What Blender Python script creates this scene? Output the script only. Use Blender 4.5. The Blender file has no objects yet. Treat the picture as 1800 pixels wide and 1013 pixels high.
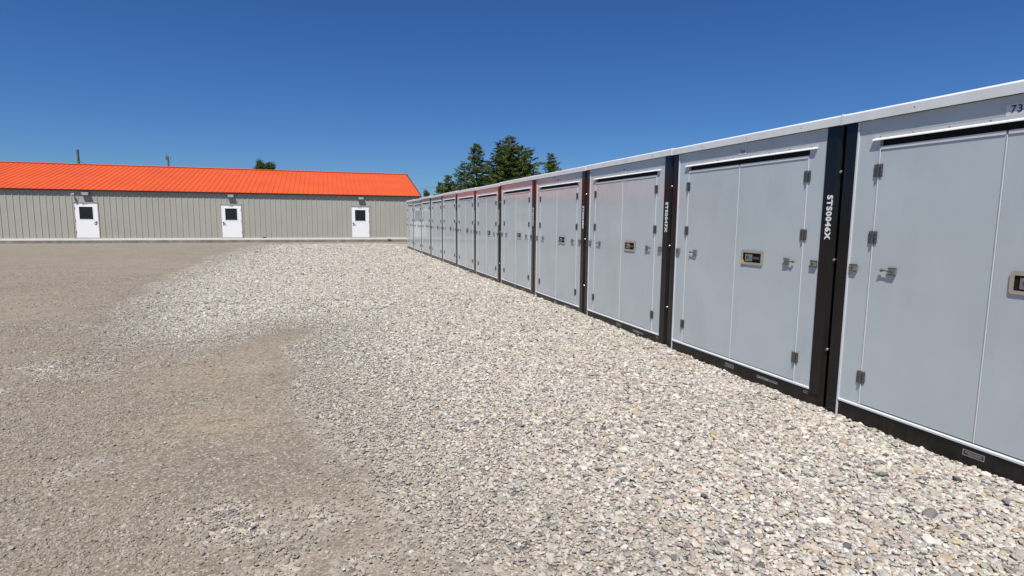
import bpy, bmesh, math, random
import numpy as np
from mathutils import Vector, Matrix

rnd = random.Random(7)
npr = np.random.default_rng(11)
scene = bpy.context.scene
col = scene.collection
R_ = math.radians

# ------------------------------------------------------------------ camera
cam_data = bpy.data.cameras.new('camera')
cam = bpy.data.objects.new('camera', cam_data)
col.objects.link(cam)
cam_data.sensor_width = 36.0
cam_data.lens = 20.0
cam_data.clip_start = 0.05
cam_data.clip_end = 3000
CAM_R = Vector((0.95106, -0.30889, 0.00814)).normalized()
CAM_F = Vector((0.30755, 0.94374, -0.12152)).normalized()
CAM_U = CAM_R.cross(CAM_F).normalized()
m = Matrix((CAM_R, CAM_U, -CAM_F)).transposed().to_4x4()
m.translation = Vector((0, 0, 1.6))
cam.matrix_world = m
scene.camera = cam

# ------------------------------------------------------------------ sky and sun
SUN = Vector((-0.28, -0.45, 1.0)).normalized()          # towards the sun
el = math.asin(SUN.z)
az = math.atan2(SUN.x, SUN.y)
world = bpy.data.worlds.new('World')
scene.world = world
world.use_nodes = True
wt = world.node_tree
bg = wt.nodes['Background']
sky = wt.nodes.new('ShaderNodeTexSky')
sky.sky_type = 'NISHITA'
sky.sun_disc = False
sky.sun_elevation = el
sky.sun_rotation = az % (2 * math.pi)
sky.altitude = 300
sky.air_density = 1.0
sky.dust_density = 0.15
sky.ozone_density = 3.0
hs = wt.nodes.new('ShaderNodeHueSaturation')
hs.inputs['Saturation'].default_value = 1.12
wt.links.new(sky.outputs[0], hs.inputs['Color'])
tint = wt.nodes.new('ShaderNodeMix')                     # deep clear summer blue, the same over the whole dome
tint.data_type, tint.blend_type = 'RGBA', 'MULTIPLY'
tint.inputs[0].default_value = 1.0
tint.inputs[7].default_value = (0.40, 0.635, 1.0, 1)
wt.links.new(hs.outputs[0], tint.inputs[6])
wt.links.new(tint.outputs[2], bg.inputs['Color'])
bg.inputs['Strength'].default_value = 0.070

sun_data = bpy.data.lights.new('sun', 'SUN')
sun_data.energy = 5.0
sun_data.angle = R_(0.53)
sun_data.color = (1.0, 0.955, 0.89)
sun = bpy.data.objects.new('sun', sun_data)
col.objects.link(sun)
sun.rotation_euler = SUN.to_track_quat('Z', 'Y').to_euler()
sun.location = SUN * 60

vs = scene.view_settings
vs.view_transform = 'Standard'
vs.look = 'None'
vs.gamma = 1.0
vs.exposure = 0.25
vs.use_curve_mapping = False
scene.cycles.use_denoising = True
scene.cycles.max_bounces = 8
scene.cycles.caustics_reflective = False
scene.cycles.caustics_refractive = False

# ------------------------------------------------------------------ materials
MATS = {}


def new_mat(name):
    mt = bpy.data.materials.new(name)
    mt.use_nodes = True
    MATS[name] = mt
    nt = mt.node_tree
    return mt, nt, nt.nodes['Principled BSDF']


def N(nt, kind, **kw):
    n = nt.nodes.new(kind)
    for k, v in kw.items():
        setattr(n, k, v)
    return n


def ramp(nt, fac, stops, interp='LINEAR'):
    r = nt.nodes.new('ShaderNodeValToRGB')
    r.color_ramp.interpolation = interp
    el_ = r.color_ramp.elements
    while len(el_) > 1:
        el_.remove(el_[-1])
    el_[0].position, el_[0].color = stops[0][0], tuple(stops[0][1]) + (1,)
    for p, c in stops[1:]:
        e = el_.new(p)
        e.color = tuple(c) + (1,)
    nt.links.new(fac, r.inputs['Fac'])
    return r.outputs['Color']


def noise(nt, vec, scale, detail=4, rough=0.55, dim='3D'):
    n = N(nt, 'ShaderNodeTexNoise', noise_dimensions=dim)
    n.inputs['Scale'].default_value = scale
    n.inputs['Detail'].default_value = detail
    n.inputs['Roughness'].default_value = rough
    nt.links.new(vec, n.inputs['Vector'])
    return n.outputs['Fac']


def mapping(nt, vec, scale=(1, 1, 1), loc=(0, 0, 0)):
    mp = N(nt, 'ShaderNodeMapping')
    mp.inputs['Scale'].default_value = scale
    mp.inputs['Location'].default_value = loc
    nt.links.new(vec, mp.inputs['Vector'])
    return mp.outputs['Vector']


def mixc(nt, fac, a, b, mode='MIX'):
    mx = N(nt, 'ShaderNodeMix', data_type='RGBA', blend_type=mode)
    for sock, v in ((mx.inputs[0], fac), (mx.inputs[6], a), (mx.inputs[7], b)):
        if hasattr(v, 'is_output'):
            nt.links.new(v, sock)
        elif isinstance(v, (int, float)):
            sock.default_value = v
        else:
            sock.default_value = tuple(v) + (1,)
    return mx.outputs[2]


def math_(nt, op, a, b=0.0, clamp=False):
    n = N(nt, 'ShaderNodeMath', operation=op, use_clamp=clamp)
    for s, v in ((n.inputs[0], a), (n.inputs[1], b)):
        if hasattr(v, 'is_output'):
            nt.links.new(v, s)
        else:
            s.default_value = v
    return n.outputs[0]


def bump(nt, bsdf, height, dist, strength=1.0, prev=None):
    b = N(nt, 'ShaderNodeBump')
    b.inputs['Distance'].default_value = dist
    b.inputs['Strength'].default_value = strength
    nt.links.new(height, b.inputs['Height'])
    if prev is not None:
        nt.links.new(prev, b.inputs['Normal'])
    nt.links.new(b.outputs['Normal'], bsdf.inputs['Normal'])
    return b.outputs['Normal']


def painted(name, colour, rough=0.4, var=0.06, scale=3.0, spec=0.5, metallic=0.0, wav=None, dirt=None, coat=0.0):
    """paint or metal with slight uneven tone, uneven gloss, optional dents and dust"""
    mt, nt, b = new_mat(name)
    tc = N(nt, 'ShaderNodeTexCoord')
    oi = N(nt, 'ShaderNodeObjectInfo')
    add = N(nt, 'ShaderNodeVectorMath', operation='ADD')
    nt.links.new(tc.outputs['Object'], add.inputs[0])
    nt.links.new(oi.outputs['Location'], add.inputs[1])
    v = add.outputs[0]
    n1 = noise(nt, v, scale, 5)
    lo = [c * (1 - var) for c in colour]
    hi = [min(1, c * (1 + var)) for c in colour]
    c = ramp(nt, n1, [(0.3, lo), (0.7, hi)])
    if dirt:
        dcol, amount, dscale = dirt
        n2 = noise(nt, mapping(nt, v, (1, 1, 0.35)), dscale, 6, 0.65)
        f = math_(nt, 'MULTIPLY', math_(nt, 'SUBTRACT', n2, 0.48, True), amount * 4, True)
        c = mixc(nt, f, c, dcol)
    nt.links.new(c, b.inputs['Base Color'])
    n3 = noise(nt, v, scale * 3, 4)
    r = math_(nt, 'ADD', math_(nt, 'MULTIPLY', n3, rough * 0.5), rough * 0.75)
    nt.links.new(r, b.inputs['Roughness'])
    b.inputs['Specular IOR Level'].default_value = spec
    b.inputs['Metallic'].default_value = metallic
    if coat:
        b.inputs['Coat Weight'].default_value = coat
        b.inputs['Coat Roughness'].default_value = 0.04
    if wav:
        h = noise(nt, v, wav[0], 1.5)
        bump(nt, b, h, wav[1])
    return mt


painted('panel_grey', (0.470, 0.523, 0.535), 0.10, 0.045, 1.4, 0.5, wav=(1.6, 0.004), dirt=((0.36, 0.37, 0.365), 0.30, 2.0))
painted('trim_white', (0.60, 0.615, 0.62), 0.35, 0.04, 6)
painted('gutter_grey', (0.47, 0.475, 0.48), 0.35, 0.04, 6)
painted('lip_metal', (0.70, 0.73, 0.72), 0.38, 0.05, 5, 0.5, 0.05, dirt=((0.50, 0.49, 0.45), 0.2, 6))
painted('lip_white', (0.86, 0.87, 0.87), 0.35, 0.03, 6)
painted('post_black', (0.007, 0.0062, 0.0072), 0.15, 0.2, 4, 0.36, wav=(3.0, 0.002), dirt=((0.045, 0.038, 0.032), 0.16, 5))
painted('rail_black', (0.010, 0.0088, 0.0082), 0.35, 0.25, 8, 0.3, dirt=((0.09, 0.078, 0.065), 0.20, 9))
painted('gap_black', (0.012, 0.012, 0.013), 0.7, 0.1, 8, 0.2)
painted('steel', (0.42, 0.40, 0.37), 0.32, 0.12, 30, 0.5, 0.9)
painted('steel_dark', (0.16, 0.15, 0.14), 0.4, 0.2, 30, 0.5, 0.8)
painted('chrome', (0.75, 0.74, 0.72), 0.12, 0.05, 20, 0.5, 1.0)
painted('tag_yellow', (0.72, 0.45, 0.03), 0.5, 0.1, 20)
painted('lock_blue', (0.10, 0.13, 0.33), 0.4, 0.1, 20)
painted('lettering_white', (0.78, 0.78, 0.77), 0.5, 0.03, 20)
painted('lettering_grey', (0.36, 0.36, 0.36), 0.5, 0.05, 20)
painted('lettering_dark', (0.02, 0.02, 0.03), 0.5, 0.05, 20)
painted('plate_pale', (0.60, 0.61, 0.63), 0.4, 0.03, 20)
painted('plate_brown', (0.035, 0.030, 0.027), 0.4, 0.1, 40, 0.5, 0.4)
painted('siding', (0.385, 0.378, 0.322), 0.42, 0.035, 0.9, 0.4, dirt=((0.31, 0.29, 0.25), 0.12, 1.2))
painted('roof_orange', (0.585, 0.092, 0.020), 0.45, 0.06, 0.5, 0.2, dirt=((0.50, 0.08, 0.026), 0.25, 0.8))
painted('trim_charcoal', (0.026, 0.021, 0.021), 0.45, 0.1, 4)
painted('door_white', (0.87, 0.88, 0.86), 0.35, 0.025, 2)
painted('base_pale', (0.74, 0.71, 0.64), 0.6, 0.06, 3, dirt=((0.5, 0.46, 0.4), 0.3, 3))
painted('fixture_grey', (0.20, 0.18, 0.165), 0.45, 0.08, 10)
painted('lens_pale', (0.55, 0.54, 0.52), 0.25, 0.05, 10)
painted('brick_pink', (0.58, 0.40, 0.33), 0.8, 0.1, 30)
painted('wood_pole', (0.12, 0.105, 0.09), 0.85, 0.25, 3)
painted('porcelain', (0.25, 0.25, 0.26), 0.3, 0.1, 10)
painted('wire_dark', (0.03, 0.03, 0.03), 0.6, 0.1, 1)

mt, nt, b = new_mat('concrete')
tc = N(nt, 'ShaderNodeTexCoord')
n1 = noise(nt, tc.outputs['Object'], 2.3, 8, 0.7)
nt.links.new(ramp(nt, n1, [(0.3, (0.13, 0.12, 0.105)), (0.55, (0.24, 0.22, 0.195)), (0.75, (0.34, 0.315, 0.28))]), b.inputs['Base Color'])
b.inputs['Roughness'].default_value = 0.9
bump(nt, b, noise(nt, tc.outputs['Object'], 18, 6), 0.02)

mt, nt, b = new_mat('window_glass')
b.inputs['Base Color'].default_value = (0.012, 0.013, 0.016, 1)
b.inputs['Roughness'].default_value = 0.06
tc = N(nt, 'ShaderNodeTexCoord')
bump(nt, b, noise(nt, tc.outputs['Object'], 3, 2), 0.002)

mt, nt, b = new_mat('bark')
tc = N(nt, 'ShaderNodeTexCoord')
n1 = noise(nt, mapping(nt, tc.outputs['Object'], (6, 6, 1)), 2, 6)
nt.links.new(ramp(nt, n1, [(0.3, (0.05, 0.035, 0.025)), (0.7, (0.14, 0.10, 0.075))]), b.inputs['Base Color'])
b.inputs['Roughness'].default_value = 0.95


def foliage(name, cols, trans=0.25):
    mt, nt, b = new_mat(name)
    ge = N(nt, 'ShaderNodeNewGeometry')
    tc = N(nt, 'ShaderNodeTexCoord')
    n1 = noise(nt, tc.outputs['Object'], 0.7, 3)
    f = math_(nt, 'ADD', math_(nt, 'MULTIPLY', ge.outputs['Random Per Island'], 0.55),
              math_(nt, 'MULTIPLY', math_(nt, 'SUBTRACT', n1, 0.28), 1.0), True)
    c = ramp(nt, f, [(i / (len(cols) - 1), cc) for i, cc in enumerate(cols)])
    nt.links.new(c, b.inputs['Base Color'])
    b.inputs['Roughness'].default_value = 0.65
    b.inputs['Specular IOR Level'].default_value = 0.25
    tr = N(nt, 'ShaderNodeBsdfTranslucent')
    nt.links.new(c, tr.inputs['Color'])
    mx = N(nt, 'ShaderNodeMixShader')
    mx.inputs[0].default_value = trans
    nt.links.new(b.outputs[0], mx.inputs[1])
    nt.links.new(tr.outputs[0], mx.inputs[2])
    nt.links.new(mx.outputs[0], nt.nodes['Material Output'].inputs['Surface'])


foliage('needles', [(0.034, 0.060, 0.018), (0.095, 0.138, 0.032), (0.165, 0.20, 0.042), (0.23, 0.235, 0.05)], 0.42)
foliage('needles_blue', [(0.034, 0.060, 0.032), (0.085, 0.125, 0.055), (0.14, 0.18, 0.07)], 0.4)
foliage('leaves', [(0.025, 0.055, 0.015), (0.06, 0.105, 0.025), (0.11, 0.16, 0.04)], 0.35)
foliage('leaves_pale', [(0.07, 0.10, 0.06), (0.11, 0.15, 0.08), (0.16, 0.19, 0.10)], 0.35)

# stones: colour comes from each stone's own attribute
mt, nt, b = new_mat('gravel_stone')
at = N(nt, 'ShaderNodeAttribute', attribute_name='stone_colour', attribute_type='INSTANCER')
tc = N(nt, 'ShaderNodeTexCoord')
n1 = noise(nt, tc.outputs['Object'], 1.6, 5, 0.65)
c = mixc(nt, 1.0, at.outputs['Color'], ramp(nt, n1, [(0.25, (0.72, 0.70, 0.68)), (0.7, (1.08, 1.07, 1.05))]), 'MULTIPLY')
nt.links.new(c, b.inputs['Base Color'])
b.inputs['Roughness'].default_value = 0.8
b.inputs['Specular IOR Level'].default_value = 0.3

# ground: packed dusty grit and loose pale gravel, blended by the sheet's attribute
PAL = [(0.00, (0.52, 0.48, 0.41)), (0.16, (0.44, 0.415, 0.375)), (0.30, (0.60, 0.565, 0.50)), (0.44, (0.36, 0.345, 0.325)),
       (0.54, (0.47, 0.405, 0.32)), (0.66, (0.68, 0.65, 0.60)), (0.76, (0.22, 0.225, 0.225)), (0.84, (0.48, 0.40, 0.35)),
       (0.91, (0.56, 0.52, 0.45)), (0.96, (0.13, 0.14, 0.145))]
mt, nt, b = new_mat('ground_grit')
tc = N(nt, 'ShaderNodeTexCoord')
P = tc.outputs['Object']
ga = N(nt, 'ShaderNodeAttribute', attribute_name='loose', attribute_type='GEOMETRY')
gr = N(nt, 'ShaderNodeAttribute', attribute_name='grass', attribute_type='GEOMETRY')
ta = N(nt, 'ShaderNodeAttribute', attribute_name='tan', attribute_type='GEOMETRY')
big = noise(nt, P, 0.35, 5, 0.6)
mid = noise(nt, mapping(nt, P, (0.5, 1.3, 1)), 1.1, 6, 0.65)
fine = noise(nt, P, 45, 4, 0.7)
sand = ramp(nt, mid, [(0.30, (0.188, 0.159, 0.126)), (0.47, (0.222, 0.187, 0.145)), (0.60, (0.243, 0.202, 0.152)), (0.72, (0.285, 0.230, 0.166))])
sand = mixc(nt, math_(nt, 'MULTIPLY', math_(nt, 'SUBTRACT', big, 0.45, True), 2.2, True), sand, (0.222, 0.197, 0.167))
sand = mixc(nt, math_(nt, 'MULTIPLY', ta.outputs['Fac'], 0.8), sand, ramp(nt, mid, [(0.3, (0.255, 0.210, 0.156)), (0.7, (0.300, 0.246, 0.182))]))
coarse = noise(nt, mapping(nt, P, (0.7, 1, 1)), 9, 6, 0.75)
sand = mixc(nt, 1.0, sand, ramp(nt, coarse, [(0.35, (0.80, 0.80, 0.79)), (0.65, (1.16, 1.16, 1.16))]), 'MULTIPLY')
sand = mixc(nt, 1.0, sand, ramp(nt, fine, [(0.32, (0.62, 0.61, 0.60)), (0.68, (1.3, 1.3, 1.3))]), 'MULTIPLY')


def cells(scale, palette):
    v = N(nt, 'ShaderNodeTexVoronoi', voronoi_dimensions='2D', feature='F1')
    v.inputs['Scale'].default_value = scale
    nt.links.new(P, v.inputs['Vector'])
    sep = N(nt, 'ShaderNodeSeparateColor')
    nt.links.new(v.outputs['Color'], sep.inputs[0])
    return ramp(nt, sep.outputs[0], palette, 'CONSTANT'), v.outputs['Distance'], sep.outputs[1]


cs, ds, hs_ = cells(75, PAL)
fsp = math_(nt, 'GREATER_THAN', hs_, 0.72)
sand = mixc(nt, math_(nt, 'MULTIPLY', fsp, 0.55), sand, mixc(nt, 1.0, cs, (0.75, 0.74, 0.72), 'MULTIPLY'))
cg, dg_, hg = cells(30, PAL)
loose = mixc(nt, 1.0, cg, (0.80, 0.775, 0.735), 'MULTIPLY')
edge = math_(nt, 'MULTIPLY', noise(nt, P, 2.2, 7, 0.7), 0.9)
fl = math_(nt, 'SUBTRACT', math_(nt, 'MULTIPLY', ga.outputs['Fac'], 1.9), edge, True)
fl = math_(nt, 'MULTIPLY', fl, 1.6, True)
cc = mixc(nt, fl, sand, loose)
gcol = ramp(nt, noise(nt, P, 1.5, 6), [(0.3, (0.05, 0.07, 0.02)), (0.7, (0.11, 0.12, 0.04))])
cc = mixc(nt, gr.outputs['Fac'], cc, gcol)
nt.links.new(cc, b.inputs['Base Color'])
b.inputs['Roughness'].default_value = 0.92
b.inputs['Specular IOR Level'].default_value = 0.2
hsum = math_(nt, 'ADD', math_(nt, 'MULTIPLY', fine, 0.006), math_(nt, 'MULTIPLY', math_(nt, 'MULTIPLY', dg_, fl), -0.018))
hsum = math_(nt, 'ADD', hsum, math_(nt, 'MULTIPLY', math_(nt, 'MULTIPLY', ds, -0.006), hs_))
bump(nt, b, hsum, 0.8)


# ------------------------------------------------------------------ mesh helpers
def children_of(o):
    return [c for c in bpy.data.objects if c.parent == o]


def tag(o, label=None, cat=None, group=None, kind=None):
    if label: o['label'] = label
    if cat: o['category'] = cat
    if group: o['group'] = group
    if kind: o['kind'] = kind
    return o


def empty(name, loc=(0, 0, 0), rz=0.0):
    o = bpy.data.objects.new(name, None)
    o.empty_display_size = 0.3
    col.objects.link(o)
    o.location = loc
    o.rotation_euler = (0, 0, rz)
    return o


def link_mesh(name, me, mat, parent=None, loc=(0, 0, 0)):
    o = bpy.data.objects.new(name, me)
    if mat and not me.materials:
        me.materials.append(MATS[mat])
    col.objects.link(o)
    o.parent = parent
    o.location = loc
    return o


class MB:
    def __init__(self):
        self.v, self.f = [], []

    def quad_faces(self, vs_, fs):
        o = len(self.v)
        self.v += [tuple(p) for p in vs_]
        self.f += [tuple(i + o for i in f) for f in fs]
        return self

    def box(self, x0, x1, y0, y1, z0, z1):
        x0, x1 = sorted((x0, x1)); y0, y1 = sorted((y0, y1)); z0, z1 = sorted((z0, z1))
        vs_ = [(x0, y0, z0), (x1, y0, z0), (x1, y1, z0), (x0, y1, z0), (x0, y0, z1), (x1, y0, z1), (x1, y1, z1), (x0, y1, z1)]
        return self.quad_faces(vs_, [(0, 3, 2, 1), (4, 5, 6, 7), (0, 1, 5, 4), (1, 2, 6, 5), (2, 3, 7, 6), (3, 0, 4, 7)])

    def extrude(self, prof, axis, a, b_):
        """closed profile (list of 2d points) swept from a to b along axis; 2d = the other two axes in xyz order"""
        n = len(prof)
        def put(p, t):
            q = list(p); q.insert('xyz'.index(axis), t); return tuple(q)
        vs_ = [put(p, a) for p in prof] + [put(p, b_) for p in prof]
        fs = [(i, (i + 1) % n, n + (i + 1) % n, n + i) for i in range(n)]
        fs += [tuple(range(n))[::-1], tuple(range(n, 2 * n))]
        return self.quad_faces(vs_, fs)

    def tube(self, p, q, r0, r1=None, n=10):
        r1 = r0 if r1 is None else r1
        p, q = Vector(p), Vector(q)
        d = (q - p).normalized()
        a = d.orthogonal().normalized(); c = d.cross(a)
        vs_ = []
        for pt, r in ((p, r0), (q, r1)):
            for i in range(n):
                t = 2 * math.pi * i / n
                vs_.append(pt + (a * math.cos(t) + c * math.sin(t)) * r)
        fs = [(i, (i + 1) % n, n + (i + 1) % n, n + i) for i in range(n)]
        fs += [tuple(range(n))[::-1], tuple(range(n, 2 * n))]
        return self.quad_faces(vs_, fs)

    def dome(self, c, d, r, h, n=10, rings=4):
        c, d = Vector(c), Vector(d).normalized()
        a = d.orthogonal().normalized(); e = d.cross(a)
        vs_, fs = [], []
        for k in range(rings):
            t = (math.pi / 2) * k / rings
            for i in range(n):
                u = 2 * math.pi * i / n
                vs_.append(c + (a * math.cos(u) + e * math.sin(u)) * r * math.cos(t) + d * h * math.sin(t))
        vs_.append(c + d * h)
        for k in range(rings - 1):
            for i in range(n):
                j = (i + 1) % n
                fs.append((k * n + i, k * n + j, (k + 1) * n + j, (k + 1) * n + i))
        top = len(vs_) - 1
        for i in range(n):
            fs.append(((rings - 1) * n + i, (rings - 1) * n + (i + 1) % n, top))
        fs.append(tuple(range(n))[::-1])
        return self.quad_faces(vs_, fs)

    def mesh(self, name, mat=None, bevel=0.0, smooth=False):
        me = bpy.data.meshes.new(name)
        me.from_pydata(self.v, [], self.f)
        bm = bmesh.new()
        bm.from_mesh(me)
        bmesh.ops.recalc_face_normals(bm, faces=bm.faces)
        if bevel:
            es = [e for e in bm.edges if len(e.link_faces) == 2 and e.calc_face_angle(0) > 0.5]
            bmesh.ops.bevel(bm, geom=es, offset=bevel, segments=2, affect='EDGES', profile=0.6, clamp_overlap=True)
        bm.to_mesh(me)
        bm.free()
        if smooth:
            me.polygons.foreach_set('use_smooth', [True] * len(me.polygons))
        if mat:
            me.materials.append(MATS[mat])
        return me

    def build(self, name, mat, parent=None, bevel=0.0, smooth=False, loc=(0, 0, 0)):
        return link_mesh(name, self.mesh(name, mat, bevel, smooth), None, parent, loc)


def copy_tree(o, parent=None):
    c = o.copy()
    col.objects.link(c)
    c.parent = parent
    for ch in list(o.children):
        copy_tree(ch, c)
    return c


def text_mesh(name, body, size, mat, place, bold=0.0, extrude=0.0006, space=1.0):
    """lettering as real thin geometry; place maps (right, up, out) to a point"""
    cu = bpy.data.curves.new(name, 'FONT')
    cu.body = body
    cu.size = size
    cu.extrude = extrude
    cu.offset = bold
    cu.space_character = space
    cu.align_x, cu.align_y = 'CENTER', 'CENTER'
    cu.resolution_u = 3
    ob = bpy.data.objects.new(name, cu)
    col.objects.link(ob)
    dg = bpy.context.evaluated_depsgraph_get()
    me = bpy.data.meshes.new_from_object(ob.evaluated_get(dg))
    bpy.data.objects.remove(ob)
    bpy.data.curves.remove(cu)
    me.name = name
    for v in me.vertices:
        v.co = place(*v.co)
    me.materials.clear()
    me.materials.append(MATS[mat])
    bm = bmesh.new(); bm.from_mesh(me)
    bmesh.ops.recalc_face_normals(bm, faces=bm.faces)
    bm.to_mesh(me); bm.free()
    return me


# ------------------------------------------------------------------ value noise for the ground's shape
class VNoise:
    def __init__(self, seed, n=256):
        self.n = n
        self.t = np.random.default_rng(seed).random((n, n))

    def __call__(self, x, y):
        xi, yi = np.floor(x).astype(int), np.floor(y).astype(int)
        fx, fy = x - xi, y - yi
        fx, fy = fx * fx * (3 - 2 * fx), fy * fy * (3 - 2 * fy)
        n = self.n
        a, b_ = self.t[xi % n, yi % n], self.t[(xi + 1) % n, yi % n]
        c, d = self.t[xi % n, (yi + 1) % n], self.t[(xi + 1) % n, (yi + 1) % n]
        return (a * (1 - fx) + b_ * fx) * (1 - fy) + (c * (1 - fx) + d * fx) * fy


VN = VNoise(3)
VN2 = VNoise(5)


def fbm(x, y, s, o=4, vn=VN):
    r, a, t = 0, 0.5, 0
    for k in range(o):
        r = r + a * vn(x * s * 2 ** k + 17.3 * k, y * s * 2 ** k + 5.1 * k)
        t += a
        a *= 0.55
    return r / t


LOOSE = np.array([(-3.4, 36.5), (-3.9, 26), (-3.95, 20), (-3.85, 16.5), (-3.75, 13.1), (-3.25, 10.6), (-2.8, 8.9), (-2.5, 8.15),
                  (-1.8, 7.75), (-1.2, 7.9), (-0.5, 8.75), (-0.32, 8.2), (-0.42, 6.6), (-0.3, 5.6), (-0.12, 4.5), (0.12, 3.6),
                  (0.45, 2.8), (0.8, 2.1), (1.2, 0.5), (1.6, -6), (30, -6), (30, 36.5)])


def sdist(x, y, poly=LOOSE):
    """signed distance to the loose gravel outline, positive inside"""
    x, y = np.asarray(x, float), np.asarray(y, float)
    d = np.full(x.shape, 1e9)
    inside = np.zeros(x.shape, bool)
    n = len(poly)
    for i in range(n):
        ax, ay = poly[i]; bx, by = poly[(i + 1) % n]
        ex, ey = bx - ax, by - ay
        t = np.clip(((x - ax) * ex + (y - ay) * ey) / (ex * ex + ey * ey), 0, 1)
        d = np.minimum(d, np.hypot(x - ax - t * ex, y - ay - t * ey))
        cr = ((ay > y) != (by > y))
        with np.errstate(divide='ignore', invalid='ignore'):
            xx = ex * (y - ay) / (ey if ey != 0 else 1e-9) + ax
        inside ^= cr & (x < xx)
    return np.where(inside, d, -d)


STREAKS = [((-4.6, 5.0), (-1.6, 7.3), 0.42, 0.42), ((-3.4, 6.9), (-1.4, 7.9), 0.40, 0.60), ((-2.9, 3.6), (-1.2, 4.3), 0.5, 0.26),
           ((-0.4, 3.2), (0.6, 1.9), 0.75, 0.40), ((-5.4, 9.2), (-3.0, 9.7), 0.45, 0.38), ((-1.9, 2.9), (-0.7, 1.9), 0.7, 0.22), ((-3.6, 4.2), (-2.0, 3.6), 0.5, 0.30)]


def loose(x, y):
    """0 packed grit .. 1 loose pale gravel"""
    x, y = np.asarray(x, float), np.asarray(y, float)
    wob = (fbm(x, y, 1.1, 5) - 0.5) * 1.5
    w = np.interp(y, [0, 3.6, 5.6, 9, 40], [0.75, 0.5, 0.16, 0.32, 1.7])
    g = 1 / (1 + np.exp(-np.clip((sdist(x, y) + wob * (0.40 + 0.03 * y)) / w * 2.2, -30, 30)))
    for (ax, ay), (bx, by), r, k in STREAKS:
        ex, ey = bx - ax, by - ay
        t = np.clip(((x - ax) * ex + (y - ay) * ey) / (ex * ex + ey * ey), 0, 1)
        d = np.hypot(x - ax - t * ex, y - ay - t * ey)
        g = np.maximum(g, k * np.exp(-(d / r) ** 2) * np.clip(3.4 * fbm(x, y, 1.9, 4, VN2) - 0.75, 0.05, 1.5))
    # band of grit left in front of the low building
    g = g * np.clip((36.8 + (fbm(x, y, 0.5, 3) - 0.5) * 3 - y) / 1.5, 0.25, 1)
    return np.clip(g, 0, 1)


def tan_fines(x, y):
    """where the tan dust lies clean of stones"""
    t = 0
    for cx, cy, rx, ry, k in ((-1.0, 6.7, 0.9, 1.15, 1.0), (-0.75, 5.3, 0.55, 0.9, 0.8), (-3.9, 7.4, 1.2, 0.5, 0.5), (-5.5, 12, 1.4, 2.4, 0.6), (-0.1, 2.9, 0.5, 0.6, 0.5), (-6, 21, 2.5, 4, 0.35)):
        t = np.maximum(t, k * np.exp(-(((x - cx) / rx) ** 2 + ((y - cy) / ry) ** 2) ** 1.3))
    return np.clip(t * (0.45 + 1.1 * fbm(x, y, 0.9, 4)), 0, 1)


def height(x, y):
    x, y = np.asarray(x, float), np.asarray(y, float)
    near = np.exp(-((x - 0) ** 2 / 900 + (y - 15) ** 2 / 1600))
    h = (fbm(x, y, 0.35, 3) - 0.5) * 0.05 * near + (fbm(x, y, 1.7, 3, VN2) - 0.5) * 0.022 * near
    g = loose(x, y)
    h = h + 0.018 * g - 0.02
    # gravel heaped against the row of containers, washed low at the near one
    bank = np.exp(-((x - 4.1) / 0.45) ** 2)
    prof = np.interp(y, [-5, 1, 3, 4.6, 6.5, 9.5, 14, 22, 31, 36], [-0.02, -0.02, -0.028, -0.026, -0.008, -0.002, -0.010, -0.022, -0.022, -0.01])
    h = h + bank * prof + bank * (fbm(x, y, 2.8, 3) - 0.5) * 0.035
    return h


# ------------------------------------------------------------------ ground
def graded(lo, f0, f1, hi, step, grow=1.22):
    mid_ = list(np.arange(f0, f1 + 1e-6, step))
    a, s, out = f0, step, []
    while a > lo:
        s *= grow; a -= s; out.append(max(a, lo))
    a, s, out2 = f1, step, []
    while a < hi:
        s *= grow; a += s; out2.append(min(a, hi))
    return np.array(out[::-1] + mid_ + out2)


gx = graded(-600, -6, 4.6, 600, 0.075)
gy = graded(-250, 1.0, 14, 1500, 0.075, 1.06)
X, Y = np.meshgrid(gx, gy, indexing='ij')
Z = height(X, Y)
nx, ny = X.shape
me = bpy.data.meshes.new('ground')
verts = np.stack([X, Y, Z], -1).reshape(-1, 3)
idx = np.arange(nx * ny).reshape(nx, ny)
faces = np.stack([idx[:-1, :-1], idx[1:, :-1], idx[1:, 1:], idx[:-1, 1:]], -1).reshape(-1, 4)
me.vertices.add(len(verts)); me.vertices.foreach_set('co', verts.ravel())
me.loops.add(faces.size); me.loops.foreach_set('vertex_index', faces.ravel().astype(np.int32))
me.polygons.add(len(faces)); me.polygons.foreach_set('loop_start', np.arange(0, faces.size, 4, dtype=np.int32))
me.update(calc_edges=True)
me.polygons.foreach_set('use_smooth', np.ones(len(faces), bool))
a = me.attributes.new('loose', 'FLOAT', 'POINT')
a.data.foreach_set('value', loose(X, Y).ravel().astype(np.float32))
a = me.attributes.new('tan', 'FLOAT', 'POINT')
a.data.foreach_set('value', tan_fines(X, Y).ravel().astype(np.float32))
grass = np.clip((Y - 53 + (fbm(X, Y, 0.2, 3) - .5) * 6) / 2, 0, 1) + np.clip((X - 11 + (fbm(X, Y, 0.3, 3) - .5) * 3) / 1.5, 0, 1) + np.clip((-45 - X) / 3, 0, 1)
a = me.attributes.new('grass', 'FLOAT', 'POINT')
a.data.foreach_set('value', np.clip(grass, 0, 1).ravel().astype(np.float32))
ground = link_mesh('ground', me, 'ground_grit')
tag(ground, 'dusty packed grit yard with loose pale gravel spread along the containers', 'ground', kind='structure')


# ------------------------------------------------------------------ gravel stones (instanced, uncountable)
PALC = np.array([c for _, c in PAL] + [(0.70, 0.66, 0.58), (0.50, 0.40, 0.28)])
PALW = np.array([.17, .14, .17, .11, .09, .12, .055, .05, .10, .025, .05, .03]); PALW /= PALW.sum()


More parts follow.
